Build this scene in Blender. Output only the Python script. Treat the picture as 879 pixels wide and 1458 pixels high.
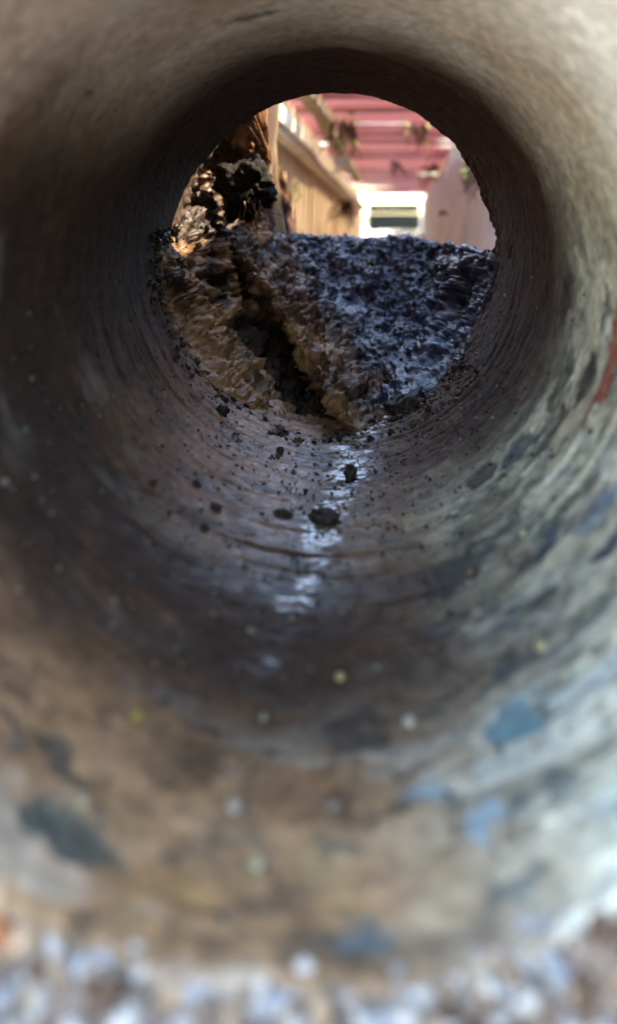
import bpy, bmesh, math, random
import numpy as np
from mathutils import Vector, Matrix, Euler

random.seed(7)
rng = np.random.default_rng(7)
for o in list(bpy.data.objects):
    bpy.data.objects.remove(o)
S = bpy.context.scene
COL = S.collection

# ------------------------------------------------------------------ camera
R = 0.15                       # inner radius of the pipe; its axis is the line x=0, z=0 along +Y
F = 1200.0                     # focal length in photo pixels
CAM = Vector((0.0626 * R, 0.0, 0.247 * R))
VX, VY = 494.0, 304.0          # where the pipe axis direction lands in the photo
cam_d = bpy.data.cameras.new('camera')
cam = bpy.data.objects.new('camera', cam_d)
COL.objects.link(cam)
cam.location = CAM
cam.rotation_euler = (math.radians(90), 0, 0)
cam_d.sensor_width = 36
cam_d.lens = 36 * F / 1458
cam_d.shift_x = -(VX - 439.5) / 1458
cam_d.shift_y = -(729 - VY) / 1458
cam_d.clip_start = 0.01
cam_d.clip_end = 5000
cam_d.dof.use_dof = True
cam_d.dof.focus_distance = 0.70
cam_d.dof.aperture_fstop = 3.8
S.camera = cam

# ------------------------------------------------------------------ light
SUN_TO = Vector((0.75, 0.22, 0.765)).normalized()       # towards the sun
w = bpy.data.worlds.new('World')
S.world = w
w.use_nodes = True
nt = w.node_tree
sky = nt.nodes.new('ShaderNodeTexSky')
sky.sky_type = 'NISHITA'
sky.sun_disc = False
sky.sun_elevation = math.asin(SUN_TO.z)
sky.sun_rotation = math.atan2(SUN_TO.x, SUN_TO.y)
sky.dust_density = 0.2
sky.ozone_density = 2.5
bg = nt.nodes['Background']
bg.inputs[1].default_value = 0.15
nt.links.new(sky.outputs[0], bg.inputs[0])
sun_d = bpy.data.lights.new('sun', 'SUN')
sun_d.energy = 2.0
sun_d.angle = math.radians(0.5)
sun_d.color = (1.0, 0.93, 0.82)
sun = bpy.data.objects.new('sun', sun_d)
sun.rotation_euler = (-SUN_TO).to_track_quat('-Z', 'Y').to_euler()
COL.objects.link(sun)
S.view_settings.view_transform = 'Standard'
S.view_settings.look = 'None'
S.view_settings.gamma = 1
S.view_settings.use_white_balance = True       # the phone balanced for the bluish shade light
S.view_settings.white_balance_temperature = 8600
S.view_settings.exposure = 3.95
S.cycles.use_denoising = True
S.cycles.max_bounces = 10
S.cycles.diffuse_bounces = 6
S.cycles.caustics_reflective = False
S.cycles.sample_clamp_indirect = 6


# ------------------------------------------------------------------ numpy noise
def _h(ix, iy, iz, seed):
    n = (ix * 374761393 + iy * 668265263 + iz * 2147483647 + seed * 1274126177) & 0xFFFFFFFF
    n = ((n ^ (n >> 13)) * 1274126177) & 0xFFFFFFFF
    n = ((n ^ (n >> 16)) * 2246822519) & 0xFFFFFFFF
    return ((n ^ (n >> 15)) & 0xFFFFFF) / float(0xFFFFFF)


def vnoise(P, f, seed=0):
    if np.isscalar(f):
        f = (f, f, f)
    Q = P * np.array(f)
    i = np.floor(Q).astype(np.int64)
    t = Q - i
    t = t * t * t * (t * (t * 6 - 15) + 10)
    r = 0
    for dx in (0, 1):
        wx = t[:, 0] if dx else 1 - t[:, 0]
        for dy in (0, 1):
            wy = t[:, 1] if dy else 1 - t[:, 1]
            for dz in (0, 1):
                wz = t[:, 2] if dz else 1 - t[:, 2]
                r = r + wx * wy * wz * _h(i[:, 0] + dx, i[:, 1] + dy, i[:, 2] + dz, seed)
    return r * 2 - 1                                     # -1..1


def fbm(P, f, octs=4, seed=0, gain=0.5):
    a, s, n = 1.0, 0.0, 0.0
    f = np.array((f, f, f) if np.isscalar(f) else f, float)
    for k in range(octs):
        s = s + a * vnoise(P, tuple(f), seed + k * 17)
        n += a
        a *= gain
        f = f * 2.03
    return s / n


def ridge(P, f, octs=4, seed=0):
    f = np.array((f, f, f) if np.isscalar(f) else f, float)
    a, s, n = 1.0, 0.0, 0.0
    for k in range(octs):
        s = s + a * (1 - np.abs(vnoise(P, tuple(f), seed + k * 31)))
        n += a
        a *= 0.5
        f = f * 2.1
    return s / n                                         # 0..1


def sstep(a, b, x):
    t = np.clip((x - a) / (b - a), 0, 1)
    return t * t * (3 - 2 * t)


# ------------------------------------------------------------------ object helpers
def tag(o, label=None, cat=None, group=None, kind=None):
    if label: o['label'] = label
    if cat: o['category'] = cat
    if group: o['group'] = group
    if kind: o['kind'] = kind
    return o


def link(name, me, parent=None, loc=None):
    o = bpy.data.objects.new(name, me)
    COL.objects.link(o)
    if parent is not None: o.parent = parent
    if loc is not None: o.location = loc
    return o


def empty(name, loc=(0, 0, 0), mat=None):
    o = bpy.data.objects.new(name, None)
    COL.objects.link(o)
    o.empty_display_size = 0.05
    if mat is not None: o.matrix_world = mat
    else: o.location = loc
    return o


def mesh_from(name, V, Fc, mat, smooth=True, cols=None, attrs=None):
    me = bpy.data.meshes.new(name)
    V = np.asarray(V, np.float32)
    Fc = np.asarray(Fc, np.int32)
    k = Fc.shape[1]
    me.vertices.add(len(V)); me.vertices.foreach_set('co', V.ravel())
    me.loops.add(Fc.size); me.loops.foreach_set('vertex_index', Fc.ravel())
    me.polygons.add(len(Fc))
    me.polygons.foreach_set('loop_start', np.arange(0, Fc.size, k, dtype=np.int32))
    me.polygons.foreach_set('loop_total', np.full(len(Fc), k, np.int32))
    me.update(calc_edges=True)
    me.validate()
    if cols is not None:
        ca = me.color_attributes.new('Col', 'FLOAT_COLOR', 'POINT')
        c4 = np.ones((len(V), 4), np.float32); c4[:, :3] = cols
        ca.data.foreach_set('color', c4.ravel())
    for n, v in (attrs or {}).items():
        at = me.attributes.new(n, 'FLOAT', 'POINT')
        at.data.foreach_set('value', np.asarray(v, np.float32))
    me.polygons.foreach_set('use_smooth', np.full(len(me.polygons), smooth))
    me.materials.append(mat)
    return me


def grid_faces(nu, nv, wrap_u=False):
    a = np.arange(nu * nv).reshape(nu, nv)
    if wrap_u: a = np.vstack([a, a[:1]])
    return np.stack([a[:-1, :-1], a[1:, :-1], a[1:, 1:], a[:-1, 1:]], -1).reshape(-1, 4)


def lin(*c):
    return tuple(((v / 255) / 12.92 if v / 255 <= 0.04045 else ((v / 255 + 0.055) / 1.055) ** 2.4) for v in c)


# ------------------------------------------------------------------ materials
def mat_new(name):
    m = bpy.data.materials.new(name)
    m.use_nodes = True
    n = m.node_tree.nodes
    return m, n, m.node_tree.links, n['Principled BSDF']


def N(n, t, **kw):
    x = n.new(t)
    for k, v in kw.items(): setattr(x, k, v)
    return x


def noise_mat(name, c1, c2, scale=20, rough=0.7, bump=0.3, bscale=80, bdist=0.002, stretch=(1, 1, 1), c3=None, spec=0.5, island=False):
    m, n, l, b = mat_new(name)
    tc = N(n, 'ShaderNodeTexCoord')
    mp = N(n, 'ShaderNodeMapping'); mp.inputs['Scale'].default_value = stretch
    l.new(tc.outputs['Object'], mp.inputs[0])
    a = N(n, 'ShaderNodeTexNoise'); a.inputs['Scale'].default_value = scale; a.inputs['Detail'].default_value = 6
    l.new(mp.outputs[0], a.inputs['Vector'])
    cr = N(n, 'ShaderNodeValToRGB')
    cr.color_ramp.elements[0].position = 0.35; cr.color_ramp.elements[0].color = (*c1, 1)
    cr.color_ramp.elements[1].position = 0.65; cr.color_ramp.elements[1].color = (*c2, 1)
    if c3:
        e = cr.color_ramp.elements.new(0.78); e.color = (*c3, 1)
    l.new(a.outputs['Fac'], cr.inputs[0]); l.new(cr.outputs[0], b.inputs['Base Color'])
    t = N(n, 'ShaderNodeTexNoise'); t.inputs['Scale'].default_value = bscale; t.inputs['Detail'].default_value = 5
    l.new(mp.outputs[0], t.inputs['Vector'])
    bp = N(n, 'ShaderNodeBump'); bp.inputs['Strength'].default_value = bump; bp.inputs['Distance'].default_value = bdist
    l.new(t.outputs['Fac'], bp.inputs['Height']); l.new(bp.outputs[0], b.inputs['Normal'])
    b.inputs['Roughness'].default_value = rough
    b.inputs['Specular IOR Level'].default_value = spec
    return m


def attr_mat(name, bump=0.5, bscale=500, bdist=0.0008, r_dry=0.85, r_wet=0.22, cscale=120, cvar=0.35, detail=4, wvar=0.5, coat=0.8):
    """colour from the vertex colours (dirt the surface carries, and painted light) + fine grain; roughness from the wet attribute"""
    m, n, l, b = mat_new(name)
    tc = N(n, 'ShaderNodeTexCoord')
    at = N(n, 'ShaderNodeAttribute', attribute_name='Col')
    wt = N(n, 'ShaderNodeAttribute', attribute_name='wet')
    a = N(n, 'ShaderNodeTexNoise'); a.inputs['Scale'].default_value = cscale; a.inputs['Detail'].default_value = 6
    l.new(tc.outputs['Object'], a.inputs['Vector'])
    mr = N(n, 'ShaderNodeMapRange')
    mr.inputs['From Min'].default_value = 0.3; mr.inputs['From Max'].default_value = 0.7
    mr.inputs['To Min'].default_value = 1 - cvar; mr.inputs['To Max'].default_value = 1 + cvar
    l.new(a.outputs['Fac'], mr.inputs['Value'])
    mx = N(n, 'ShaderNodeVectorMath', operation='SCALE')
    l.new(at.outputs['Color'], mx.inputs[0]); l.new(mr.outputs[0], mx.inputs['Scale'])
    l.new(mx.outputs[0], b.inputs['Base Color'])
    r = N(n, 'ShaderNodeMapRange')
    r.inputs['To Min'].default_value = r_dry; r.inputs['To Max'].default_value = r_wet
    l.new(wt.outputs['Fac'], r.inputs['Value'])
    rn = N(n, 'ShaderNodeTexNoise'); rn.inputs['Scale'].default_value = cscale * 0.6
    l.new(tc.outputs['Object'], rn.inputs['Vector'])
    ad = N(n, 'ShaderNodeMath', operation='MULTIPLY_ADD'); ad.inputs[1].default_value = wvar; ad.inputs[2].default_value = -wvar * 0.5
    l.new(rn.outputs['Fac'], ad.inputs[0])
    sm = N(n, 'ShaderNodeMath', operation='ADD', use_clamp=True)
    l.new(ad.outputs[0], sm.inputs[0]); l.new(r.outputs[0], sm.inputs[1])
    l.new(sm.outputs[0], b.inputs['Roughness'])
    cw = N(n, 'ShaderNodeMapRange'); cw.inputs['From Min'].default_value = .66; cw.inputs['From Max'].default_value = .85; cw.inputs['To Max'].default_value = coat
    l.new(wt.outputs['Fac'], cw.inputs['Value']); l.new(cw.outputs[0], b.inputs['Coat Weight'])
    b.inputs['Coat Roughness'].default_value = 0.10
    t = N(n, 'ShaderNodeTexNoise'); t.inputs['Scale'].default_value = bscale; t.inputs['Detail'].default_value = detail
    l.new(tc.outputs['Object'], t.inputs['Vector'])
    bp = N(n, 'ShaderNodeBump'); bp.inputs['Strength'].default_value = bump; bp.inputs['Distance'].default_value = bdist
    l.new(t.outputs['Fac'], bp.inputs['Height']); l.new(bp.outputs[0], b.inputs['Normal'])
    return m


M_PIPE = attr_mat('pipe_wall', bump=0.45, bscale=420, bdist=0.0007, r_wet=0.26, cscale=160, cvar=0.3, coat=.75)
M_PIPE.node_tree.nodes['Principled BSDF'].inputs['Specular IOR Level'].default_value = 0.3
M_MUD = attr_mat('wet_mud', bump=0.7, bscale=300, bdist=0.0012, r_dry=0.8, r_wet=0.3, cscale=140, cvar=0.45, coat=.3)
M_MUD.node_tree.nodes['Principled BSDF'].inputs['Specular IOR Level'].default_value = 0.15
M_MUD.node_tree.nodes['Principled BSDF'].inputs['Coat Roughness'].default_value = 0.13
M_CRUMB = noise_mat('crumb', lin(22, 17, 14), lin(54, 42, 34), 200, 0.7, 0.9, 400, 0.001, spec=.3)
M_GRAVEL = attr_mat('gravel', bump=0.3, bscale=500, bdist=0.0005, r_dry=0.6, r_wet=0.15, cscale=200, cvar=0.3)
M_CLOD = noise_mat('dark_clod', lin(8, 6, 5), lin(20, 15, 12), 90, 0.8, 0.8, 260, 0.002)
M_EARTH = noise_mat('earth', (0.16, 0.115, 0.08), (0.26, 0.20, 0.14), 6, 0.9, 0.8, 40, 0.02)
M_SAND = noise_mat('pale_ground', (0.50, 0.46, 0.40), (0.62, 0.58, 0.52), 3, 0.85, 0.4, 60, 0.01)
M_GRASS = noise_mat('lawn', (0.10, 0.13, 0.04), (0.2, 0.2, 0.09), 1.2, 0.9, 0.5, 20, 0.02)
M_WOOD = noise_mat('weathered_timber', lin(150, 130, 104), lin(196, 176, 144), 9, 0.7, 0.5, 60, 0.004, stretch=(6, 6, 0.7))
M_RAIL = noise_mat('pale_rail', lin(206, 188, 156), lin(228, 214, 188), 12, 0.6, 0.4, 60, 0.003, stretch=(6, 0.6, 6))
M_PANEL = noise_mat('tan_panel', lin(204, 172, 132), lin(228, 202, 162), 5, 0.7, 0.3, 50, 0.003, stretch=(3, 3, 0.8), c3=lin(170, 168, 92))
M_GREYWALL = noise_mat('grey_render', lin(166, 166, 178), lin(192, 190, 200), 5, 0.75, 0.4, 40, 0.004, c3=lin(150, 128, 120))
M_ROOT = noise_mat('root_brown', lin(58, 38, 26), lin(104, 72, 48), 60, 0.8, 0.6, 200, 0.002)
M_PALEROOT = noise_mat('pale_root', lin(190, 180, 165), lin(222, 214, 202), 60, 0.6, 0.3, 200, 0.001)
M_LEAF = noise_mat('moss_leaf', lin(110, 128, 46), lin(160, 172, 76), 40, 0.6, 0.3, 200, 0.001)
M_DARKBOX = noise_mat('dark_green_boards', lin(12, 15, 13), lin(24, 28, 24), 3, 0.6, 0.3, 30, 0.004)

M_DARKBOX.node_tree.nodes['Principled BSDF'].inputs['Specular IOR Level'].default_value = 0.1
# pink painted thin boards: paint + the light that comes through them
M_ROOF, n_, l_, b_ = mat_new('pink_slat')
tc = N(n_, 'ShaderNodeTexCoord'); ns = N(n_, 'ShaderNodeTexNoise'); ns.inputs['Scale'].default_value = 9; ns.inputs['Detail'].default_value = 5
l_.new(tc.outputs['Object'], ns.inputs['Vector'])
cr = N(n_, 'ShaderNodeValToRGB')
cr.color_ramp.elements[0].position = 0.3; cr.color_ramp.elements[0].color = (*lin(150, 90, 92), 1)
cr.color_ramp.elements[1].position = 0.7; cr.color_ramp.elements[1].color = (*lin(204, 152, 150), 1)
oi = N(n_, 'ShaderNodeObjectInfo')
ma = N(n_, 'ShaderNodeMath', operation='MULTIPLY_ADD'); ma.inputs[1].default_value = .9; l_.new(oi.outputs['Random'], ma.inputs[0])
mb = N(n_, 'ShaderNodeMath', operation='SUBTRACT'); mb.inputs[1].default_value = .45
l_.new(ns.outputs['Fac'], ma.inputs[2]); l_.new(ma.outputs[0], mb.inputs[0])
l_.new(mb.outputs[0], cr.inputs[0]); l_.new(cr.outputs[0], b_.inputs['Base Color'])
b_.inputs['Roughness'].default_value = 0.45
tr = N(n_, 'ShaderNodeBsdfTranslucent'); l_.new(cr.outputs[0], tr.inputs['Color'])
mxs = N(n_, 'ShaderNodeMixShader'); mxs.inputs[0].default_value = 0.3
l_.new(b_.outputs[0], mxs.inputs[1]); l_.new(tr.outputs[0], mxs.inputs[2])
l_.new(mxs.outputs[0], n_['Material Output'].inputs['Surface'])


# ------------------------------------------------------------------ pixel -> place on the pipe wall
def wall_hit(px, py, r=R):
    """the place on the pipe's inner wall seen at a photo pixel: (theta, y)"""
    d = Vector(((px - VX) / F, 1.0, (VY - py) / F))
    a = d.x ** 2 + d.z ** 2
    b = 2 * (CAM.x * d.x + CAM.z * d.z)
    c = CAM.x ** 2 + CAM.z ** 2 - r * r
    t = (-b + math.sqrt(b * b - 4 * a * c)) / (2 * a)
    p = CAM + d * t
    return math.atan2(p.z, p.x), p.y


def at(px, py, y):
    d = Vector(((px - VX) / F, 1.0, (VY - py) / F))
    return CAM + d * y


# ------------------------------------------------------------------ the pipe
Y0, Y1 = 0.205, 0.79
NT, NY = 720, 400
th = np.linspace(0, 2 * np.pi, NT, endpoint=False)
yy = Y0 + (Y1 - Y0) * np.linspace(0, 1, NY)
TH, YY = np.meshgrid(th, yy, indexing='ij')
TH = TH.ravel(); YY = YY.ravel()
base = np.stack([np.cos(TH) * R, YY, np.sin(TH) * R], 1)
down = -np.sin(TH)                    # 1 at the floor of the pipe
right = np.cos(TH)
dth = np.angle(np.exp(1j * (TH + np.pi / 2)))          # angle from the floor, + towards the right
n1 = fbm(base, 14, 4, 1)
n2 = fbm(base, 45, 4, 5)
n3 = fbm(base, 140, 3, 9)
circ = np.stack([TH * R, YY * 4, YY * 0], 1)           # noise drawn out round the pipe
nc = fbm(circ, (13, 8, 1), 5, 21, .6)
nc2 = fbm(circ, (30, 16, 1), 4, 33, .6)
streak = fbm(circ, (7, 90, 1), 3, 55)

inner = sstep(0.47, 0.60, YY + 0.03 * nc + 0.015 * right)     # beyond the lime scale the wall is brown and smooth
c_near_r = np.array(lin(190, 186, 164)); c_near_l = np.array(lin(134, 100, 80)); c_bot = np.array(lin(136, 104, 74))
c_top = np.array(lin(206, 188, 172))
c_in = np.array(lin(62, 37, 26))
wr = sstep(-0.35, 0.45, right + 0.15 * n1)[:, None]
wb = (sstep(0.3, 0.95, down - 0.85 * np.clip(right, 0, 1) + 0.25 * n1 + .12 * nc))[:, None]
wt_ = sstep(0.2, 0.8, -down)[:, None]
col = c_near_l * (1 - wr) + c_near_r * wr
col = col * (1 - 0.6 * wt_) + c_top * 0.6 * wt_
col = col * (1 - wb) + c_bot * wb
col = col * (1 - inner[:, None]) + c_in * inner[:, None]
# shade painted on the left wall, light painted at the mouth's upper right
left_shade = (sstep(0.262, 0.345, YY + 0.05 * n1 + 0.02 * nc - 0.05 * np.clip(-down, 0, 1)) * sstep(0.25, -0.55, right + 0.2 * n1) * (1 - .85 * wt_[:, 0]))[:, None] * .92
col = col * (1 - left_shade) + np.array(lin(46, 33, 27)) * left_shade
# rust and ochre clouds, lime clouds, blue-grey clouds
och = (sstep(0.1, 0.5, fbm(base, 22, 4, 71)) * (1 - inner))[:, None] * (0.25 + 0.55 * wb)
col = col * (1 - och) + np.array(lin(136, 100, 64)) * och
lime = (sstep(0.12, 0.45, nc) * (1 - inner))[:, None] * (0.25 + 0.4 * wr)
col = col * (1 - lime) + np.array(lin(196, 196, 184)) * lime
blu = (sstep(0.22, 0.42, nc2 + 0.3 * n2) * (1 - inner) * sstep(-0.1, 0.7, right) * sstep(-0.4, 0.3, down))[:, None]
col = col * (1 - 0.42 * blu) + np.array(lin(92, 124, 130)) * 0.42 * blu
drk = (sstep(0.20, 0.42, fbm(circ, (20, 12, 1), 5, 91, .6)) * sstep(-0.4, 0.3, down))[:, None]
col = col * (1 - 0.55 * drk) + np.array(lin(74, 64, 54)) * 0.55 * drk
mouth_light = (sstep(0.44, 0.30, YY + 0.03 * nc + 0.02 * n2) * np.exp(-((np.angle(np.exp(1j * (TH - 0.70)))) / 0.55) ** 2))[:, None]  # white patch standing in for light on the upper right wall
col = col * (1 - mouth_light) + np.array(lin(236, 238, 232)) * mouth_light
left_shade = left_shade * .7 * np.clip(1 - lime, .3, 1)  # left wall shade painted on a second time
col = col * (1 - left_shade) + np.array(lin(46, 29, 21)) * left_shade
vis = 0.35 + 0.65 * sstep(-.7, 0, down)
col = col * (1 + (0.36 * n2 + 0.30 * n3) * vis)[:, None]

spk = (sstep(.24, .36, fbm(circ, (46, 16, 1), 4, 401, .6)) * sstep(-.2, .6, right + .3 * down) * sstep(-.6, -.1, down) * (1 - inner))[:, None]
col = col * (1 - .7 * spk) + np.array(lin(66, 80, 80)) * .7 * spk
spk = (sstep(.30, .42, fbm(circ, (60, 22, 1), 4, 411, .6)) * (1 - inner) * sstep(-.5, .2, down))[:, None]
col = col * (1 - .6 * spk) + np.array(lin(60, 46, 36)) * .6 * spk
# stains with a shape of their own: photo place, length round the pipe, width along it, turn, colour, strength
STAINS = [
    (505, 1045, 130, 46, 0, (58, 66, 62), .9), (745, 1020, 105, 42, 8, (86, 136, 148), .85), (655, 812, 120, 34, 5, (50, 78, 80), .9),
    (690, 675, 62, 22, 0, (52, 46, 52), .9), (742, 635, 50, 26, 0, (70, 78, 84), .9), (782, 622, 120, 14, 0, (52, 54, 50), .9),
    (800, 545, 100, 13, 0, (60, 60, 54), .8), (833, 545, 105, 15, 0, (40, 44, 40), .95), (806, 430, 84, 13, 0, (46, 42, 38), .8),
    (770, 470, 90, 9, 0, (52, 46, 40), .7), (868, 520, 230, 15, 0, (138, 54, 34), .95), (846, 730, 80, 24, 0, (74, 108, 132), .7),
    (876, 760, 120, 24, 0, (44, 58, 76), .95), (770, 782, 84, 24, 0, (62, 96, 112), .85), (636, 905, 60, 22, 0, (58, 92, 104), .8),
    (715, 895, 80, 22, 0, (64, 104, 118), .7), (735, 855, 52, 18, 0, (56, 84, 88), .8), (600, 1128, 70, 30, 0, (112, 142, 150), .7),
    (548, 1332, 100, 30, 6, (84, 94, 96), .85), (95, 1192, 150, 66, -6, (58, 66, 62), .95), (92, 1075, 70, 30, 0, (58, 60, 54), .8),
    (18, 1025, 60, 22, 0, (48, 50, 46), .9), (40, 655, 70, 24, 0, (44, 36, 32), .6), (845, 1150, 90, 36, 0, (126, 152, 170), .45),
    (676, 1180, 60, 40, 0, (136, 160, 170), .6), (745, 1320, 110, 30, 0, (150, 156, 176), .5), (360, 20, 110, 10, 0, (66, 56, 48), .8),
    (75, 128, 110, 20, 0, (84, 70, 58), .6), (124, 136, 16, 12, 0, (50, 40, 32), .9), (335, 113, 50, 10, 0, (48, 40, 36), .7),
    (300, 190, 90, 12, 0, (36, 30, 28), .6), (700, 960, 50, 18, 0, (70, 100, 112), .6), (600, 960, 70, 26, 0, (96, 112, 96), .6),
    (120, 860, 140, 30, 0, (46, 36, 30), .6), (505, 830, 90, 18, 0, (60, 50, 44), .5), (575, 1090, 40, 14, 0, (60, 58, 52), .8),
    (870, 960, 120, 26, 0, (140, 162, 176), .45), (520, 1165, 60, 30, 0, (106, 84, 66), .7), (260, 1080, 120, 50, 0, (84, 62, 42), .5),
    (420, 1130, 150, 60, 0, (98, 62, 42), .35), (240, 1280, 160, 60, 0, (150, 108, 62), .45), (470, 1240, 120, 50, 0, (156, 132, 92), .4),
    (700, 500, 60, 8, 0, (40, 34, 32), .6), (760, 550, 60, 10, 0, (60, 52, 44), .7), (820, 650, 70, 12, 0, (150, 168, 176), .5),
    (690, 730, 90, 14, 0, (150, 140, 116), .5), (740, 700, 130, 8, 0, (168, 160, 136), .6), (630, 1010, 60, 26, 0, (150, 128, 104), .5),
]
warp_u = n2 * 0.014 + n3 * 0.007
warp_v = fbm(base, 60, 3, 77) * 0.010
stain_relief = np.zeros(len(TH))
for (px, py, L, Wd, rot, c, s) in STAINS:
    t0, y0 = wall_hit(px, py)
    ku = F / y0                               # photo px per metre round the pipe
    kv = F * R / (y0 * y0)                    # photo px per metre along it
    du = np.angle(np.exp(1j * (TH - t0))) * R + warp_u
    dv = YY - y0 + warp_v * 1.3
    a = math.radians(rot)
    uu = (du * ku * math.cos(a) + dv * kv * math.sin(a)) / (L / 2)
    vv = (-du * ku * math.sin(a) + dv * kv * math.cos(a)) / (Wd / 2)
    mk = (1 - sstep(0.75, 1.15, np.sqrt(uu * uu + vv * vv))) * s * np.clip(0.9 + 0.35 * n3 + 0.3 * n2, 0, 1)
    col = col * (1 - mk[:, None]) + np.array(lin(*c)) * mk[:, None]
    stain_relief += mk
# wet floor
fine0 = fbm(circ, (8, 40, 1), 3, 47)
trick = 1.0 * np.exp(-((dth - (-0.15 + (YY - .355) * .93) + .05 * n1 + .06 * n2) / (0.10 + .30 * np.clip(YY - .36, 0, 1))) ** 2) * sstep(0.305, 0.33, YY + .012 * nc) * np.clip(1.0 + .9 * nc + .5 * n2, .3, 1) * (.15 + .85 * sstep(.315, .37, YY + .05 * fine0)) * (.72 + .28 * sstep(-.35, .0, fine0 + .8 * n2))
wet = np.maximum(trick, 0.68 * np.exp(-((dth + .2) / 0.6) ** 2) * sstep(0.33, 0.42, YY + .01 * nc) * np.clip(1.05 + 0.5 * n1, 0.2, 1))
wet = np.maximum(wet, 0.15 * inner * sstep(-0.3, 0.4, down))
wet = np.maximum(wet, 0.35 * sstep(0.2, 0.8, down) * np.clip(n2 + .4, 0, 1))
dampc = (np.exp(-(dth / 0.9) ** 2) * sstep(0.235, 0.34, YY + .02 * nc) * (1 - .75 * sstep(.40, .50, YY + .02 * nc)))[:, None] * 0.92
col = col * (1 - dampc) + np.array(lin(46, 27, 18)) * dampc
sed_sheen = (np.exp(-((dth + 0.35) / 0.62) ** 2) * sstep(0.40, 0.56, YY + .02 * nc) * np.clip(0.75 + .8 * n2 + .5 * n3, 0, 1))[:, None] * 0.85  # tan sediment, brightened to stand in for the lit bank's reflection
col = col * (1 - sed_sheen) + np.array(lin(158, 112, 86)) * sed_sheen
col = col * (1 - .65 * np.clip(trick, 0, 1))[:, None]
# rings left by the mould, joint ring, scale, silt
rings = sstep(-.1, .6, fbm(np.stack([TH * R, YY, YY * 0], 1), (3.5, 130, 1), 3, 313, .55)) * np.clip(0.8 + 0.6 * n1, 0, 1) * .8
rings = rings * sstep(0.33, 0.42, YY) * sstep(-0.5, 0.5, down)
fine = fbm(circ, (18, 70, 1), 3, 44)
disp = 0.0012 * n1 + 0.0008 * n2 + 0.0006 * n3 + 0.0005 * fbm(base, 300, 2, 66) + 0.0026 * rings + 0.0005 * fine * sstep(-.2, .6, down)
disp += 0.0009 * (1 - inner) * np.clip(nc + 0.2, 0, 1) - 0.0009 * np.clip(stain_relief, 0, 1)
disp += 0.0016 * np.exp(-((YY - 0.365 - 0.006 * nc) / 0.004) ** 2) * sstep(0.2, .8, down)     # ridge above the dark hollow
rimm = sstep(.755, .79, YY) * sstep(-.9, -.3, down)
disp += rimm * np.clip(.0015 + .004 * n2 + .003 * n3, 0, 1)
grit = np.clip(vnoise(base, 420, 61) - 0.45, 0, 1) * 0.0022 * sstep(0.0, 0.7, down) * sstep(0.45, 0.62, YY)
disp += grit
silt = np.exp(-((dth + 0.25) / 0.75) ** 2) * sstep(0.62, 0.79, YY) * (0.006 + 0.004 * n2 + 0.002 * n3)
disp += silt
# ragged ends
rim_cut = np.exp(-((YY - Y0) / 0.008) ** 2) * (0.003 * n2 + 0.002 * n3)
rr = R - disp
rim_cut = rim_cut + sstep(.77, .79, YY) * (.004 * n2 + .003 * n3)
V = np.stack([np.cos(TH) * rr, YY + rim_cut, np.sin(TH) * rr], 1)
# outer shell: two end faces and the outside
NO = 24
Ro = R + 0.013
yo = np.concatenate([[Y0 + 0.0005], np.linspace(Y0 + .002, Y1 - .002, NO - 2), [Y1 - 0.0005]])
A = np.arange(NT * NY).reshape(NT, NY)
Vo = []
for i in range(NT):
    cx, cz = math.cos(th[i]), math.sin(th[i])
    for j in range(NO):
        ro = Ro - (0.002 if j in (0, NO - 1) else 0)
        Vo.append((cx * ro, yo[j], cz * ro))
Vo = np.array(Vo)
Bx = np.arange(NT * NO).reshape(NT, NO) + NT * NY
f_in = grid_faces(NT, NY, True)[:, ::-1]
f_out = grid_faces(NT, NO, True) + NT * NY
nx = (np.arange(NT) + 1) % NT
cap0 = np.stack([A[:, 0], A[nx, 0], Bx[nx, 0], Bx[:, 0]], 1)
cap1 = np.stack([A[:, -1], Bx[:, -1], Bx[nx, -1], A[nx, -1]], 1)
Vall = np.vstack([V, Vo])
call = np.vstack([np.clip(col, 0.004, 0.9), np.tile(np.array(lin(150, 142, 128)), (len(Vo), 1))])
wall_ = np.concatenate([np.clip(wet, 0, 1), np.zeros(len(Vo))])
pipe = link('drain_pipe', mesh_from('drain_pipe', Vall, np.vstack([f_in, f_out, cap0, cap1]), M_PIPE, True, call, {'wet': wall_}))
tag(pipe, 'stained grey cement drain pipe the view looks through', 'pipe')


# ------------------------------------------------------------------ ground
GZ, LZ, FZ = 0.42, -0.24, -0.30
def flat(name, rects, mat, walls=()):
    V, Fc = [], []
    for (x0, x1, y0, y1, z) in rects:
        k = len(V); V += [(x0, y0, z), (x1, y0, z), (x1, y1, z), (x0, y1, z)]; Fc.append((k, k + 1, k + 2, k + 3))
    for q in walls:
        k = len(V); V += list(q); Fc.append((k, k + 1, k + 2, k + 3))
    return tag(link(name, mesh_from(name, V, Fc, mat, False)), kind='structure')

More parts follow.
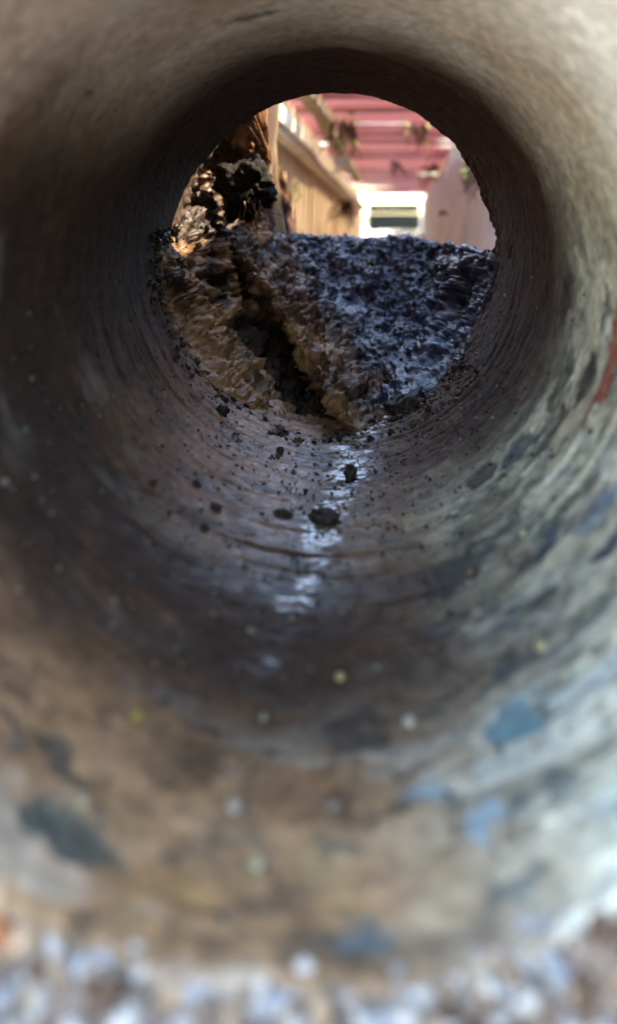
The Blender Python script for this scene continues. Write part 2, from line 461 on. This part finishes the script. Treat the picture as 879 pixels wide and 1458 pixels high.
B = 2500
def vx(x, y0, y1, z0, z1): return ((x, y0, z0), (x, y1, z0), (x, y1, z1), (x, y0, z1))
def vy(y, x0, x1, z0, z1): return ((x0, y, z0), (x1, y, z0), (x1, y, z1), (x0, y, z1))
flat('ground', [(-B, B, -B, -3, GZ), (-B, -3, -3, .21, GZ), (.6, B, -3, .21, GZ), (-B, B, .21, .785, GZ), (-B, -.5, .785, 9, GZ), (.275, B, .785, 1.45, GZ), (.95, B, 1.45, 9, GZ)],  # unseen right-hand banks are added to block light at both ends
     M_EARTH, [vx(-3, -3, .21, LZ, GZ), vx(.6, -3, .21, LZ, GZ), vy(-3, -3, .6, LZ, GZ), vx(-.5, .785, 9, LZ, GZ), vx(.275, .785, 1.45, LZ, GZ), vx(.95, 1.45, 9, LZ, GZ), vy(1.45, .275, .95, LZ, GZ),
               vy(9, -B, -.5, FZ, GZ), vy(9, .95, B, FZ, GZ)])
flat('bounce_floor', [(-3, .6, -3, .21, LZ)], M_SAND)  # pale unseen floor, added to bounce sun into the pipe mouth
flat('pit_floor', [(-.5, .95, .785, 9.0, LZ)], M_SAND)
flat('yard', [(-B, B, 9.0, 22, FZ)], M_SAND)
flat('lawn', [(-B, B, 22, B, FZ)], M_GRASS)


def bank_face(name, y, x0, x1, z0, z1, rin, sgn, amp):
    NA, NS = 240, 40
    V, C, W = [], [], []
    for i in range(NA):
        a = 2 * math.pi * i / NA
        c, s = math.cos(a), math.sin(a)
        tx = (x1 if c > 0 else x0) / c if abs(c) > 1e-6 else 1e9
        tz = (z1 if s > 0 else z0) / s if abs(s) > 1e-6 else 1e9
        ro = min(tx, tz)
        for j in range(NS):
            u = (j / (NS - 1)) ** 1.7
            r = rin + (ro - rin) * u
            V.append((c * r, y, s * r))
    V = np.array(V)
    d = fbm(V, 12, 5, 3) * amp * np.clip((np.hypot(V[:, 0], V[:, 2]) - rin) * 12, 0, 1)
    V[:, 1] += d * sgn
    col = np.array(lin(120, 98, 72)) * (1 + 0.35 * fbm(V, 30, 4, 8))[:, None]
    f = grid_faces(NA, NS, True)
    return tag(link(name, mesh_from(name, V, f, M_MUD, True, col, {'wet': np.full(len(V), .1)})), kind='structure')

bank_face('near_bank', 0.213, -3, .6, LZ, GZ, R + .0135, -1, 0.02)
bank_face('far_bank', 0.783, -.5, .275, LZ, GZ, R + .0135, 1, 0.02)

# ------------------------------------------------------------------ gravel spilling against the near rim
NU, NV = 260, 90
a_ = np.linspace(math.radians(-178), math.radians(-2), NU)
s_ = np.linspace(0, 1, NV)
AA, SS = [q.ravel() for q in np.meshgrid(a_, s_, indexing='ij')]
r_ = R + 0.0035 + SS * 0.16
P = np.stack([np.cos(AA) * r_, 0.207 - 0.9 * (SS * 0.16), np.sin(AA) * r_], 1)
gn = fbm(P, 45, 4, 12); gf = fbm(P, 160, 3, 14)
P[:, 1] -= (gn * 0.008 + gf * 0.003 + 0.004) * np.clip(SS * 8, 0.1, 1)
gcol = np.array(lin(120, 96, 74)) * (1 + 0.4 * gn + 0.3 * gf)[:, None]
orange = (sstep(-0.05, -0.13, P[:, 0]) * np.clip(0.7 + gn, 0, 1))[:, None]
gcol = gcol * (1 - orange) + np.array(lin(168, 110, 66)) * orange
tag(link('silt_bed', mesh_from('silt_bed', P, grid_faces(NU, NV), M_GRAVEL, True, np.clip(gcol, .01, .8), {'wet': np.full(len(P), .6)})), kind='stuff')


def ico(sub):
    bm = bmesh.new(); bmesh.ops.create_icosphere(bm, subdivisions=sub, radius=1)
    V = np.array([v.co[:] for v in bm.verts]); Fc = np.array([[v.index for v in f.verts] for f in bm.faces]); bm.free()
    return V, Fc

ICO1, ICOF1 = ico(1)
ICO2, ICOF2 = ico(2)
ICO3, ICOF3 = ico(3)


def rocks(name, pts, sizes, cols, mat, wet, flatten=0.65, base=(ICO1, ICOF1), smooth=True):
    IV, IF = base
    n = len(pts); k = len(IV)
    V = np.tile(IV, (n, 1, 1)) * (1 + 0.22 * rng.standard_normal((n, k, 1)).clip(-1.6, 1.6))
    V = V * (np.array([1, 1, flatten]) * (0.75 + 0.5 * rng.random((n, 1, 3))))
    Rm = np.stack([np.array(Euler(rng.random(3) * 6.28).to_matrix()) for _ in range(n)])
    V = np.einsum('nij,nkj->nki', Rm, V) * np.asarray(sizes)[:, None, None] + np.asarray(pts)[:, None, :]
    Fc = (IF[None] + (np.arange(n) * k)[:, None, None]).reshape(-1, 3)
    C = np.repeat(cols, k, axis=0)
    return mesh_from(name, V.reshape(-1, 3), Fc, mat, smooth, C, {'wet': np.full(n * k, wet)})

ng = 9000
ia = rng.choice(np.nonzero(SS < .34)[0], ng)
pts = P[ia] + rng.normal(0, .0012, (ng, 3))
sz = 0.0009 + 0.0042 * rng.random(ng) ** 3.5
pal = np.array([lin(176, 168, 158), lin(142, 142, 144), lin(112, 96, 84), lin(160, 132, 104), lin(88, 62, 44), lin(170, 98, 54)])
gw = rng.integers(0, 4, ng)
mk = (pts[:, 0] < -0.07) & (rng.random(ng) < .55); gw[mk] = rng.choice([3, 4, 5], mk.sum())
mk = (pts[:, 0] > 0.06) & (rng.random(ng) < .5); gw[mk] = rng.choice([2, 3, 4], mk.sum())
mk = rng.random(ng) < .15; gw[mk] = 4
gc = pal[gw] * (0.75 + 0.4 * rng.random((ng, 1)))
tag(link('gravel', rocks('gravel', pts, sz, gc, M_GRAVEL, .3)), kind='stuff')

# ------------------------------------------------------------------ mud slope beyond the pipe
NX, NP = 640, 620
xs = np.linspace(-0.27, 0.27, NX)
zp = np.concatenate([np.linspace(-0.158, 0.03, 330), np.linspace(0.031, 0.37, NP - 330)])
X, ZP = [q.ravel() for q in np.meshgrid(xs, zp, indexing='ij')]
o0 = np.zeros_like(X)
lx = fbm(np.stack([X, o0, o0], 1), 18, 4, 88)
lz = fbm(np.stack([o0, ZP, o0], 1), 14, 3, 89)
zc = 0.012 + 0.004 * lx - 0.010 * sstep(0.08, 0.13, X) + sstep(-0.082, -0.100, X) * 0.37 + sstep(0.235, 0.262, X) * .3
z0 = -np.sqrt(np.clip((R + .002) ** 2 - X ** 2, 0, 1))
Z = np.maximum(np.minimum(ZP, zc), z0)
over = np.clip(ZP - zc, 0, 1)
under = np.clip(z0 - ZP, 0, 1)


def smin(a, b, k):
    h = np.clip(0.5 + 0.5 * (b - a) / k, 0, 1)
    return b * (1 - h) + a * h - k * h * (1 - h)

Dsl = 0.80 + (Z + 0.145) * 1.35
Dbk = 0.83 + (X + 0.150 + 0.012 * lz) * 2.9 + 0.25 * np.clip(Z, 0, 1)
Drt = 0.86 + (0.205 - X) * 2.2
Yb = smin(smin(Dsl, Dbk, .06), Drt, .08)
xr = 0.013 - (np.minimum(Z, .012) + 0.14) * 0.845
xg = 0.013 - (Z + 0.14) * 0.845
shoulder = np.exp(-((X - xr) / 0.026) ** 2) * sstep(.03, -.03, Z)
gully = np.exp(-((X - xr + 0.050 + .016 * lz + .01 * fbm(np.stack([X, o0, Z], 1), 30, 3, 500)) / 0.021) ** 2) * sstep(.06, .0, Z)
colmn = np.exp(-((X - xr + 0.078) / 0.014) ** 2) * sstep(.08, .0, Z)
Yb = Yb - 0.09 * shoulder + 0.08 * gully - 0.04 * colmn
XZ = np.stack([X, o0, Z], 1)
lump2 = -ridge(XZ + .01 * fbm(XZ, 30, 2, 5)[:, None], 26, 4, 207) + .62
lfz = sstep(.055, 0, X - xr)
Yb = Yb - (0.022 * lfz + .012 * (1 - lfz)) * lump2 - .016 * lfz * fbm(XZ, 19, 4, 208, .6)
q = R - np.sqrt(X ** 2 + Z ** 2)
lip = 0.742 - 0.03 * sstep(-.02, -.10, X) + 0.03 * sstep(.02, .12, X) + 0.02 * lx + np.clip(q, -.02, 1) * 2.2 + 3 * np.clip(q - .007, 0, 1) + .22 * sstep(-.01, .08, Z)
Yb = smin(Yb, lip, .02)
Yb = np.where((q < .001), np.maximum(Yb, .80), Yb)
t1 = sstep(0.0, .12, q) + (Z > 0)
fade = np.maximum(sstep(-0.002, 0.018, q), sstep(.0, .04, Z))
fade = fade * np.clip(1 - under * 20, 0, 1)
Yb = Yb + over * 1.3 - under * .15
Z = Z - 0.10 * np.clip(over, 0, .3)
Pm = np.stack([X, Yb, Z], 1)
G = Pm.reshape(NX, NP, 3)
Nn = np.cross(np.gradient(G, axis=1), np.gradient(G, axis=0))
Nn /= np.linalg.norm(Nn, axis=2)[:, :, None] + 1e-9
for _ in range(40):
    Nn[1:-1] = (Nn[:-2] + Nn[1:-1] + Nn[2:]) / 3
    Nn[:, 1:-1] = (Nn[:, :-2] + Nn[:, 1:-1] + Nn[:, 2:]) / 3
Nn = Nn.reshape(-1, 3)
Nn /= np.linalg.norm(Nn, axis=1)[:, None]
if Nn[:, 1].mean() > 0: Nn = -Nn
lf = sstep(.05, 0, X - xr)
Ps = Pm * np.array([1, .9, 1])
big = fbm(Ps, 16, 4, 101)
Pw = Ps + 0.008 * np.stack([big, o0, fbm(Ps, 20, 2, 102)], 1)
med = 0.66 - ridge(Pw, 50, 3, 111)
med += .3 * (.66 - ridge(Pw, 17, 2, 119))
med2 = fbm(Pw, 62, 4, 121, .55)
fin = fbm(Ps, 170, 3, 131, .5)
slick = np.exp(-((X - xr - .066) / 0.020) ** 2) * sstep(-.13, -.11, Z) * sstep(-.02, -.05, Z)
k_ = 1 - .8 * slick
d = fade * (0.016 * big + (0.024 * lf + .014 * (1 - lf)) * med * k_ + (0.007 * lf + .005 * (1 - lf)) * med2 * k_ + (0.0022 + .0012 * lf) * fin * (1 - .5 * slick)) + .0006 * fin
Pm = Pm + Nn * d[:, None]
PS = ZP
hm = fbm(Pm, 26, 4, 141)
warm = np.clip(sstep(0.060, 0.015, X - xr + 0.04 * hm) + (X < -.1), 0, 1)[:, None]
cm_r = np.array(lin(40, 41, 58))
cm_l = np.array(lin(86, 58, 40))
mc = cm_r * (1 - warm) + cm_l * warm  # brown and grey mud, with sun warmth and sky blue painted in
mc = mc * (0.85 + 0.6 * med2 + 0.7 * fin)[:, None]
black = sstep(0.0, 0.26, fbm(Pm, 34, 4, 151, .6) + 0.6 * gully - .35 * colmn - .15 * shoulder + .17 * lf * (1 - shoulder) * (1 - colmn) - .12 * (1 - lf))[:, None]  # dark earth patches, plus the gully's shade painted in
mc = mc * (1 - 0.82 * black) + np.array(lin(16, 12, 11)) * 0.82 * black
clay = (np.clip(sstep(0.08, 0.35, fbm(Pm, 22, 4, 161)) + colmn * .9 + .15 * sstep(.02, .06, Z), 0, 1) * warm[:, 0])[:, None]
mc = mc * (1 - clay) + np.array(lin(132, 96, 66)) * clay
pale = (sstep(0.25, 0.5, fbm(Pm, 38, 4, 171)) * (1 - warm[:, 0]))[:, None]
mc = mc * (1 - 0.6 * pale) + np.array(lin(80, 86, 104)) * 0.5 * pale
up_ = (sstep(-.03, .01, Z) * sstep(-.098, -.112, X))[:, None]
mc = mc * (1 - .35 * up_)
mwet = np.clip(0.8 - 0.25 * warm[:, 0] + 0.3 * med2, 0.1, 1)
tag(link('mud_slope', mesh_from('mud_slope', Pm, grid_faces(NX, NP), M_MUD, True, np.clip(mc, .004, .7), {'wet': mwet})), kind='structure')


def lump(name, loc, size, seed, mat, label=None, cat=None, group=None, rot=(0, 0, 0), amp=.35, f=1.6, base=(ICO3, ICOF3), cols=None, wet=0.4):
    IV, IF = base
    V = IV * (1 + amp * fbm(IV + seed * 3.1, f, 4, seed))[:, None]
    V = V * np.array(size)
    me = mesh_from(name, V, IF, mat, True, None if cols is None else np.tile(np.array(cols), (len(V), 1)), {'wet': np.full(len(V), wet)} if cols is not None else None)
    o = link(name, me, loc=loc)
    o.rotation_euler = rot
    if label: tag(o, label, cat, group)
    return o


# clods at the mouth and crumbs along the wet floor of the pipe
def on_wall(px, py, lift=0.0):
    t, y = wall_hit(px, py, R - lift)
    return Vector((math.cos(t) * (R - lift), y, math.sin(t) * (R - lift))), t

CL = [
    (460, 574, 26, 17, 'large black clod at the foot of the brown mud shoulder'),
    (580, 580, 27, 15, 'oval black clod beside the bright puddle glint'),
    (590, 556, 34, 9, 'flat dark clod wedged behind the oval black one'),
    (315, 588, 9, 9, 'small black lump alone on the left of the pipe floor'),
    (347, 566, 8, 6, 'small dark lump at the left foot of the mud slope'),
    (376, 578, 10, 7, 'dark lump just left of the large black clod'),
    (500, 675, 9, 12, 'upright black crumb standing on the grooved pipe floor'),
    (465, 739, 24, 10, 'long ragged black clod lying across the blue reflection'),
    (404, 731, 10, 5, 'small flat crumb left of the ragged clod on the reflection'),
    (280, 690, 6, 5, 'black crumb on the left wall above two smaller ones'),
    (307, 722, 8, 4, 'flat black crumb on the left wall under another'),
    (292, 752, 6, 5, 'black crumb low on the left wall near the dark hollow'),
    (399, 643, 5, 6, 'tiny black crumb in the middle of the grooved rings'),
    (216, 690, 6, 6, 'black crumb farthest left in the shadow of the pipe'),
]
for i, (px, py, a, b, lab) in enumerate(CL):
    p, t = on_wall(px, py, 0.002)
    k = p.y / F
    lump('mud_clod', p, (a * k, max(a, b) * k * 1.1, b * k * 1.15), 200 + i, M_CRUMB, lab, 'clod', 'mud clods on the pipe floor',
         (0, -(t + math.pi / 2) , 0.2 * (i % 3)), amp=.8, f=2.6, base=ico(4) if a > 15 else (ICO3, ICOF3))

PEB = [
    (195, 1020, 9, (196, 190, 84), 'yellow pebble on the left side of the brown pipe floor'),
    (118, 1140, 11, (206, 200, 168), 'cream pebble above the big dark stain on the left'),
    (333, 1146, 13, (200, 184, 178), 'pinkish white pebble in the middle of the brown floor'),
    (365, 1228, 13, (206, 204, 176), 'round cream pebble nearest the gravel'),
    (484, 963, 8, (190, 188, 132), 'pale yellow pebble right of the blue reflection'),
    (583, 1027, 10, (206, 202, 196), 'white pebble right of the greenish stain'),
    (745, 760, 8, (206, 206, 178), 'cream pebble high on the right wall'),
    (770, 918, 10, (196, 196, 150), 'yellowish pebble on the right wall'),
    (835, 935, 10, (212, 216, 214), 'white pebble farthest right on the wall'),
]
for i, (px, py, a, c, lab) in enumerate(PEB):
    p, t = on_wall(px, py, 0.001)
    k = p.y / F
    lump('pebble', p, (a * k * .85, a * k * 1.2, a * k * .6), 300 + i, M_GRAVEL, lab, 'pebble', 'pale pebbles stuck in the pipe',
         (0, -(t + math.pi / 2), 0), amp=.3, base=(ICO2, ICOF2), cols=[q_ * w_ for q_, w_ in zip(lin(*c), (.45, .40, .32))], wet=.5)

# fine dark grit and pale crumbs too small to count
ngr = 2600
dt = rng.normal(-0.05, 0.62, ngr).clip(-1.5, 1.5)
yg = 0.36 + (0.785 - 0.36) * rng.random(ngr) ** 0.62
tg = dt - math.pi / 2
pg = np.stack([np.cos(tg) * (R - .0012), yg, np.sin(tg) * (R - .0012)], 1)
sg = 0.00035 + 0.0013 * rng.random(ngr) ** 3
cg = np.where(rng.random((ngr, 1)) < .8, np.array([lin(34, 27, 24)]), np.array([lin(128, 112, 92)])) * (0.7 + .6 * rng.random((ngr, 1)))
tag(link('grit', rocks('grit', pg, sg, cg, M_GRAVEL, .6)), kind='stuff')
ngr = 600
tg = rng.uniform(-math.pi, 0.2, ngr); yg = rng.uniform(0.212, 0.42, ngr)
pg = np.stack([np.cos(tg) * (R - .001), yg, np.sin(tg) * (R - .001)], 1)
sg = 0.0004 + 0.0016 * rng.random(ngr) ** 4
pal2 = np.array([lin(60, 52, 44), lin(120, 112, 96), lin(100, 80, 58), lin(84, 84, 78)])
tag(link('scale_crumbs', rocks('scale_crumbs', pg, sg, pal2[rng.integers(0, 4, ngr)], M_GRAVEL, .5)), kind='stuff')
ngr = 2600
tg = rng.uniform(-1.75, .9, ngr) - math.pi / 2; yg = .79 - .12 * rng.random(ngr) ** 1.8
pg = np.stack([np.cos(tg) * (R - .002), yg, np.sin(tg) * (R - .002)], 1)
sg = 0.0006 + 0.0034 * rng.random(ngr) ** 3.5
cg = np.where(rng.random((ngr, 1)) < .5, np.array([lin(46, 34, 26)]), np.array([lin(96, 76, 54)])) * (0.6 + .6 * rng.random((ngr, 1)))
tag(link('rim_crumbs', rocks('rim_crumbs', pg, sg, cg, M_MUD, .6, smooth=False)), kind='stuff')
# crumbly earth over the slope
ncr = 5000
ii = rng.integers(0, len(Pm), ncr * 2); ii = ii[(ZP[ii] > z0[ii] + .002) & (ZP[ii] < zc[ii] + .01) & (np.abs(X[ii]) < .24)][:ncr]
pc = Pm[ii] + rng.normal(0, .001, (len(ii), 3))
sc_ = (0.0006 + 0.0042 * rng.random(len(ii)) ** 4) * np.where(pc[:, 0] > -.02, .55, 1)
tag(link('earth_crumbs', rocks('earth_crumbs', pc, sc_, np.clip(mc[ii] * (0.7 + 0.7 * rng.random((len(ii), 1))), .01, .6), M_MUD, .4, smooth=False)), kind='stuff')

# black clump of roots and earth hanging on the left bank
def root_mesh(name, base, n, L, spread, rad, seed, mat, parent=None, down=1.0):
    rr_ = random.Random(seed)
    V, Fc = [], []
    for k in range(n):
        p = Vector(base) + Vector((rr_.uniform(-1, 1), rr_.uniform(-1, 1), rr_.uniform(-.4, .4))) * spread
        d = Vector((rr_.uniform(-.6, .6), rr_.uniform(-.6, .6), -down)).normalized()
        ln = L * rr_.uniform(.5, 1.1); steps = 9; r0 = rad * rr_.uniform(.5, 1.2)
        for s in range(steps + 1):
            r = r0 * (1 - .8 * s / steps)
            u = d.orthogonal().normalized(); v = d.cross(u)
            for q in range(5):
                a = q * 2 * math.pi / 5
                V.append(p + (u * math.cos(a) + v * math.sin(a)) * r)
            if s:
                b0 = len(V) - 10
                for q in range(5):
                    Fc.append((b0 + q, b0 + (q + 1) % 5, b0 + 5 + (q + 1) % 5, b0 + 5 + q))
            d = (d + Vector((rr_.uniform(-.5, .5), rr_.uniform(-.5, .5), rr_.uniform(-.35, .2)))).normalized()
            p = p + d * ln / steps
    return link(name, mesh_from(name, [tuple(v) for v in V], Fc, mat, True), parent)

p = at(350, 268, 0.88)
e = lump('root_clump', p, (.028, .024, .030), 401, M_CLOD, 'black clump of earth and roots high on the left bank', 'root clump', amp=.6, f=2.2, base=ico(5))
M_CLOD.node_tree.nodes['Principled BSDF'].inputs['Specular IOR Level'].default_value = 0.12
root_mesh('root', (0, 0, -.006), 60, .05, .02, .0012, 5, M_ROOT, e, .7)

# ------------------------------------------------------------------ covered channel beyond
D = Vector(((563 - VX) / F, 1.0, (VY - 345) / F)).normalized()
Xa = D.cross(Vector((0, 0, 1))).normalized(); Za = Xa.cross(D).normalized()
CH = Matrix((( Xa.x, D.x, Za.x, CAM.x), (Xa.y, D.y, Za.y, CAM.y), (Xa.z, D.z, Za.z, CAM.z), (0, 0, 0, 1)))
def ch(x, y, z): return CH @ Vector((x, y, z))


def box_me(name, sx, sy, sz, mat, bev=0.003, seed=0, warp=0.0, cuts=0):
    bm = bmesh.new()
    bmesh.ops.create_cube(bm, size=1)
    if cuts:
        ed = [e_ for e_ in bm.edges if abs((e_.verts[0].co - e_.verts[1].co)[int(np.argmax([sx, sy, sz]))]) > .5]
        bmesh.ops.subdivide_edges(bm, edges=ed, cuts=cuts, use_grid_fill=True)
    for v in bm.verts: v.co = Vector((v.co.x * sx, v.co.y * sy, v.co.z * sz))
    if bev: bmesh.ops.bevel(bm, geom=[e_ for e_ in bm.edges if e_.calc_face_angle(0) > 1], offset=bev, segments=2, affect='EDGES')
    if warp:
        C = np.array([v.co[:] for v in bm.verts])
        dd = np.stack([fbm(C + seed, 6, 3, seed), fbm(C + seed + 9, 6, 3, seed + 1), fbm(C + seed + 5, 6, 3, seed + 2)], 1) * warp
        for v, q in zip(bm.verts, dd): v.co += Vector(q)
    me = bpy.data.meshes.new(name); bm.to_mesh(me); bm.free()
    me.materials.append(mat)
    return me

CW0, CW1, CZ = -0.262, 0.215, 0.365
roof = empty('slat_roof', mat=CH)
tag(roof, 'roof of pink cross slats over the channel behind the mud', 'roof')
slats = [box_me('slat', .64, .098, .008, M_ROOF, .002, s, .0025, 6) for s in range(4)]
yb_ = 1.62; i = 0
while yb_ < 6.75:
    o = link('slat', slats[i % 4], roof, (0.5 * (CW0 + CW1) + random.uniform(-.01, .01), yb_, CZ + .012 + random.uniform(-.002, .002)))
    o.rotation_euler = (math.radians(1.7) + random.uniform(-.012, .014), random.uniform(-.01, .01), random.uniform(-.015, .015))
    yb_ += 0.110; i += 1
for sx in (CW0 - .03, CW1 + .03):
    link('bearer', box_me('bearer', .04, 5.2, .045, M_RAIL, .003, 3, .002, 8), roof, (sx, 4.15, CZ - .025))

lw = empty('panel_wall', mat=CH)
tag(lw, 'tan panelled side wall on the left of the covered channel', 'wall')
for i in range(10):
    me = box_me('panel', .02, .492, .62, M_PANEL, .003, 20 + i, .006, 4)
    o = link('panel', me, lw, (CW0 + random.uniform(-.006, .004), 1.55 + .25 + i * .5, -.02 + random.uniform(-.006, .006)))
    o.rotation_euler = (0, random.uniform(-.01, .01), 0)
rail = link('wall_rail', box_me('wall_rail', .05, 4.3, .05, M_RAIL, .012, 41, .012, 14)); rail.matrix_world = CH @ Matrix.Translation((CW0 + .037, 3.62, .232))
tag(rail, 'pale timber rail running along the tan left wall', 'rail')
r2 = link('ledger_beam', box_me('ledger_beam', .035, 2.6, .04, M_WOOD, .006, 43, .008, 10)); r2.matrix_world = CH @ Matrix.Translation((CW0 + .075, 2.95, CZ - .045))
tag(r2, 'short grey beam tucked under the pink slats above the rail', 'beam')

def wall_sheet(name, x, y0, y1, z0, z1, amp, mat, thick):
    nu, nv = 150, 40
    U, Vv = [q.ravel() for q in np.meshgrid(np.linspace(0, 1, nu) ** 1.5 * (y1 - y0) + y0, np.linspace(z0, z1, nv), indexing='ij')]
    Pq = np.stack([np.full_like(U, x), U, Vv], 1)
    Pq[:, 0] += fbm(Pq, (5, 5, 5), 4, 7) * amp + 0.25 * np.clip(Vv + .02, 0, 1) ** 1.2 * 0 - 0.02 * sstep(.1, -.15, Vv)
    back = Pq.copy(); back[:, 0] = x + thick
    f1 = grid_faces(nu, nv); n0 = len(Pq)
    a = np.arange(n0).reshape(nu, nv)
    ring = np.concatenate([a[:, 0], a[-1, 1:], a[::-1, -1][1:], a[0, ::-1][1:-1]])
    rn = np.roll(ring, -1)
    side = np.stack([ring, rn, rn + n0, ring + n0], 1)
    return mesh_from(name, np.vstack([Pq, back]), np.vstack([f1[:, ::-1], f1 + n0, side]), mat)

rw = link('concrete_wall', wall_sheet('concrete_wall', CW1, 1.35, 6.7, -.25, .33, .03, M_GREYWALL, .1)); rw.matrix_world = CH
tag(rw, 'uneven pale grey wall on the right of the covered channel', 'wall')

# two weathered boards shoring the left bank in front of the tan wall
for (px, dx, wd, yy_, rz, lab) in [(352, 0, .055, 1.04, .08, 'cracked yellowish board shoring the left bank, nearest the pipe rim'),
                                   (388, 0, .026, 1.08, -.03, 'narrow pale board standing against the left edge of the tan wall')]:
    q = at(px, 250, yy_)
    o = link('shoring_board', box_me('shoring_board', wd, .02, .42, M_WOOD, .003, int(px), .012, 12), loc=(q.x, q.y, .10))
    o.rotation_euler = (0, rz, .1)
    tag(o, lab, 'board', 'boards shoring the left bank')

# roots, moss and leaves hanging in the channel
def hang(px, py, y, n, L, sp, rad, seed, mat, lab, leaf=0, down=1.0, cat='roots'):
    e = root_mesh('hanging_roots', (0, 0, 0), n, L, sp, rad, seed, mat, None, down)
    e.location = at(px, py, y)
    tag(e, lab, cat, 'roots hanging in the channel')
    if leaf:
        rr_ = random.Random(seed)
        V, Fc = [], []
        for k in range(leaf):
            c = Vector((rr_.uniform(-1, 1) * sp * 1.8, rr_.uniform(-1, 1) * sp, rr_.uniform(-.9, .4) * L * .7))
            u = Vector((rr_.uniform(-1, 1), rr_.uniform(-1, 1), rr_.uniform(-1, 1))).normalized() * rr_.uniform(.006, .014)
            v = u.orthogonal().normalized() * u.length * .55
            b0 = len(V); V += [c - u, c + v, c + u, c - v, c + u.cross(v).normalized() * .002]
            Fc += [(b0, b0 + 1, b0 + 4), (b0 + 1, b0 + 2, b0 + 4), (b0 + 2, b0 + 3, b0 + 4), (b0 + 3, b0, b0 + 4)]
        lf = link('leaves', mesh_from('leaves', [tuple(v) for v in V], Fc, M_LEAF, False), e)
        lf['kind'] = 'stuff'
    return e

hang(487, 178, 2.1, 26, .10, .028, .0035, 11, M_ROOT, 'brown root tuft under the slats by the left wall', 26)
hang(484, 225, 2.15, 14, .07, .015, .005, 12, M_PALEROOT, 'pale knotted root end below the brown tuft', 0, cat='root')
hang(597, 180, 2.3, 16, .08, .025, .003, 13, M_ROOT, 'green leafy tuft hanging under the slats on the right', 26)
hang(563, 230, 2.9, 12, .09, .015, .003, 14, M_ROOT, 'thin dark roots hanging in the middle of the pink roof', 0)
hang(492, 288, 2.8, 22, .12, .018, .005, 15, M_ROOT, 'dark roots hanging down the tan left wall', 0)
hang(652, 205, 1.75, 9, .10, .006, .003, 16, M_PALEROOT, 'pale straight roots on the grey right wall', 0, 2.5)
hang(678, 235, 1.6, 18, .08, .016, .003, 17, M_ROOT, 'dark roots hanging beside the right pipe rim', 4)
hang(632, 300, 2.2, 8, .025, .006, .003, 18, M_ROOT, 'small dark knot low on the grey right wall', 0)
hang(418, 268, 1.75, 6, .06, .012, .002, 19, M_LEAF, 'greenish moss tuft on the tan left wall', 6, cat='moss')
hang(612, 235, 2.6, 10, .09, .02, .003, 20, M_ROOT, 'sparse leafy roots left of the grey wall', 14)

# dark box out in the bright yard beyond the channel
q = at(561, 323, 16)
pb = empty('planter_box', (q.x, q.y, FZ))
tag(pb, 'dark low box standing in the bright yard at the far end', 'box')
for k in range(3):
    link('board', box_me('board', .98, .5, .155, M_DARKBOX, .01, k), pb, (0, 0, .10 + k * .16))
link('lid', box_me('lid', 1.04, .56, .03, M_DARKBOX, .008, 9), pb, (0, 0, .52))
for sx in (-.36, .36): link('foot', box_me('foot', .06, .4, .06, M_DARKBOX, .004, 8), pb, (sx, 0, .02))
# tuft of grass on the crest's far side, seen low in the bright opening
rr_ = random.Random(5); V, Fc = [], []
for k in range(140):
    x, y = rr_.uniform(-.07, .07), rr_.uniform(-.04, .04); h = rr_.uniform(.02, .06); a = rr_.uniform(0, 6.28); lean = rr_.uniform(0, .03); wd = .0022
    dx, dy = math.cos(a), math.sin(a); b0 = len(V)
    V += [(x - dy * wd, y + dx * wd, 0), (x + dy * wd, y - dx * wd, 0), (x + dx * lean * .4, y + dy * lean * .4, h * .6), (x + dx * lean, y + dy * lean, h)]
    Fc += [(b0, b0 + 1, b0 + 2), (b0 + 1, b0 + 3, b0 + 2)]
q = at(580, 331, 6.4)
gt = link('grass_tuft', mesh_from('grass_tuft', V, Fc, M_LEAF, False), loc=(q.x, q.y, q.z - .02))
gt.scale = (1.6, 1.6, 1.0)
tag(gt, 'yellow green grass tuft at the sill of the bright far opening', 'grass tuft')
sill = link('channel_sill', box_me('channel_sill', .5, .2, .3, M_GREYWALL, .01, 77, .01, 6), loc=(q.x - .04, q.y, q.z - .17))
tag(sill, 'low sill across the far end of the covered channel', 'sill')
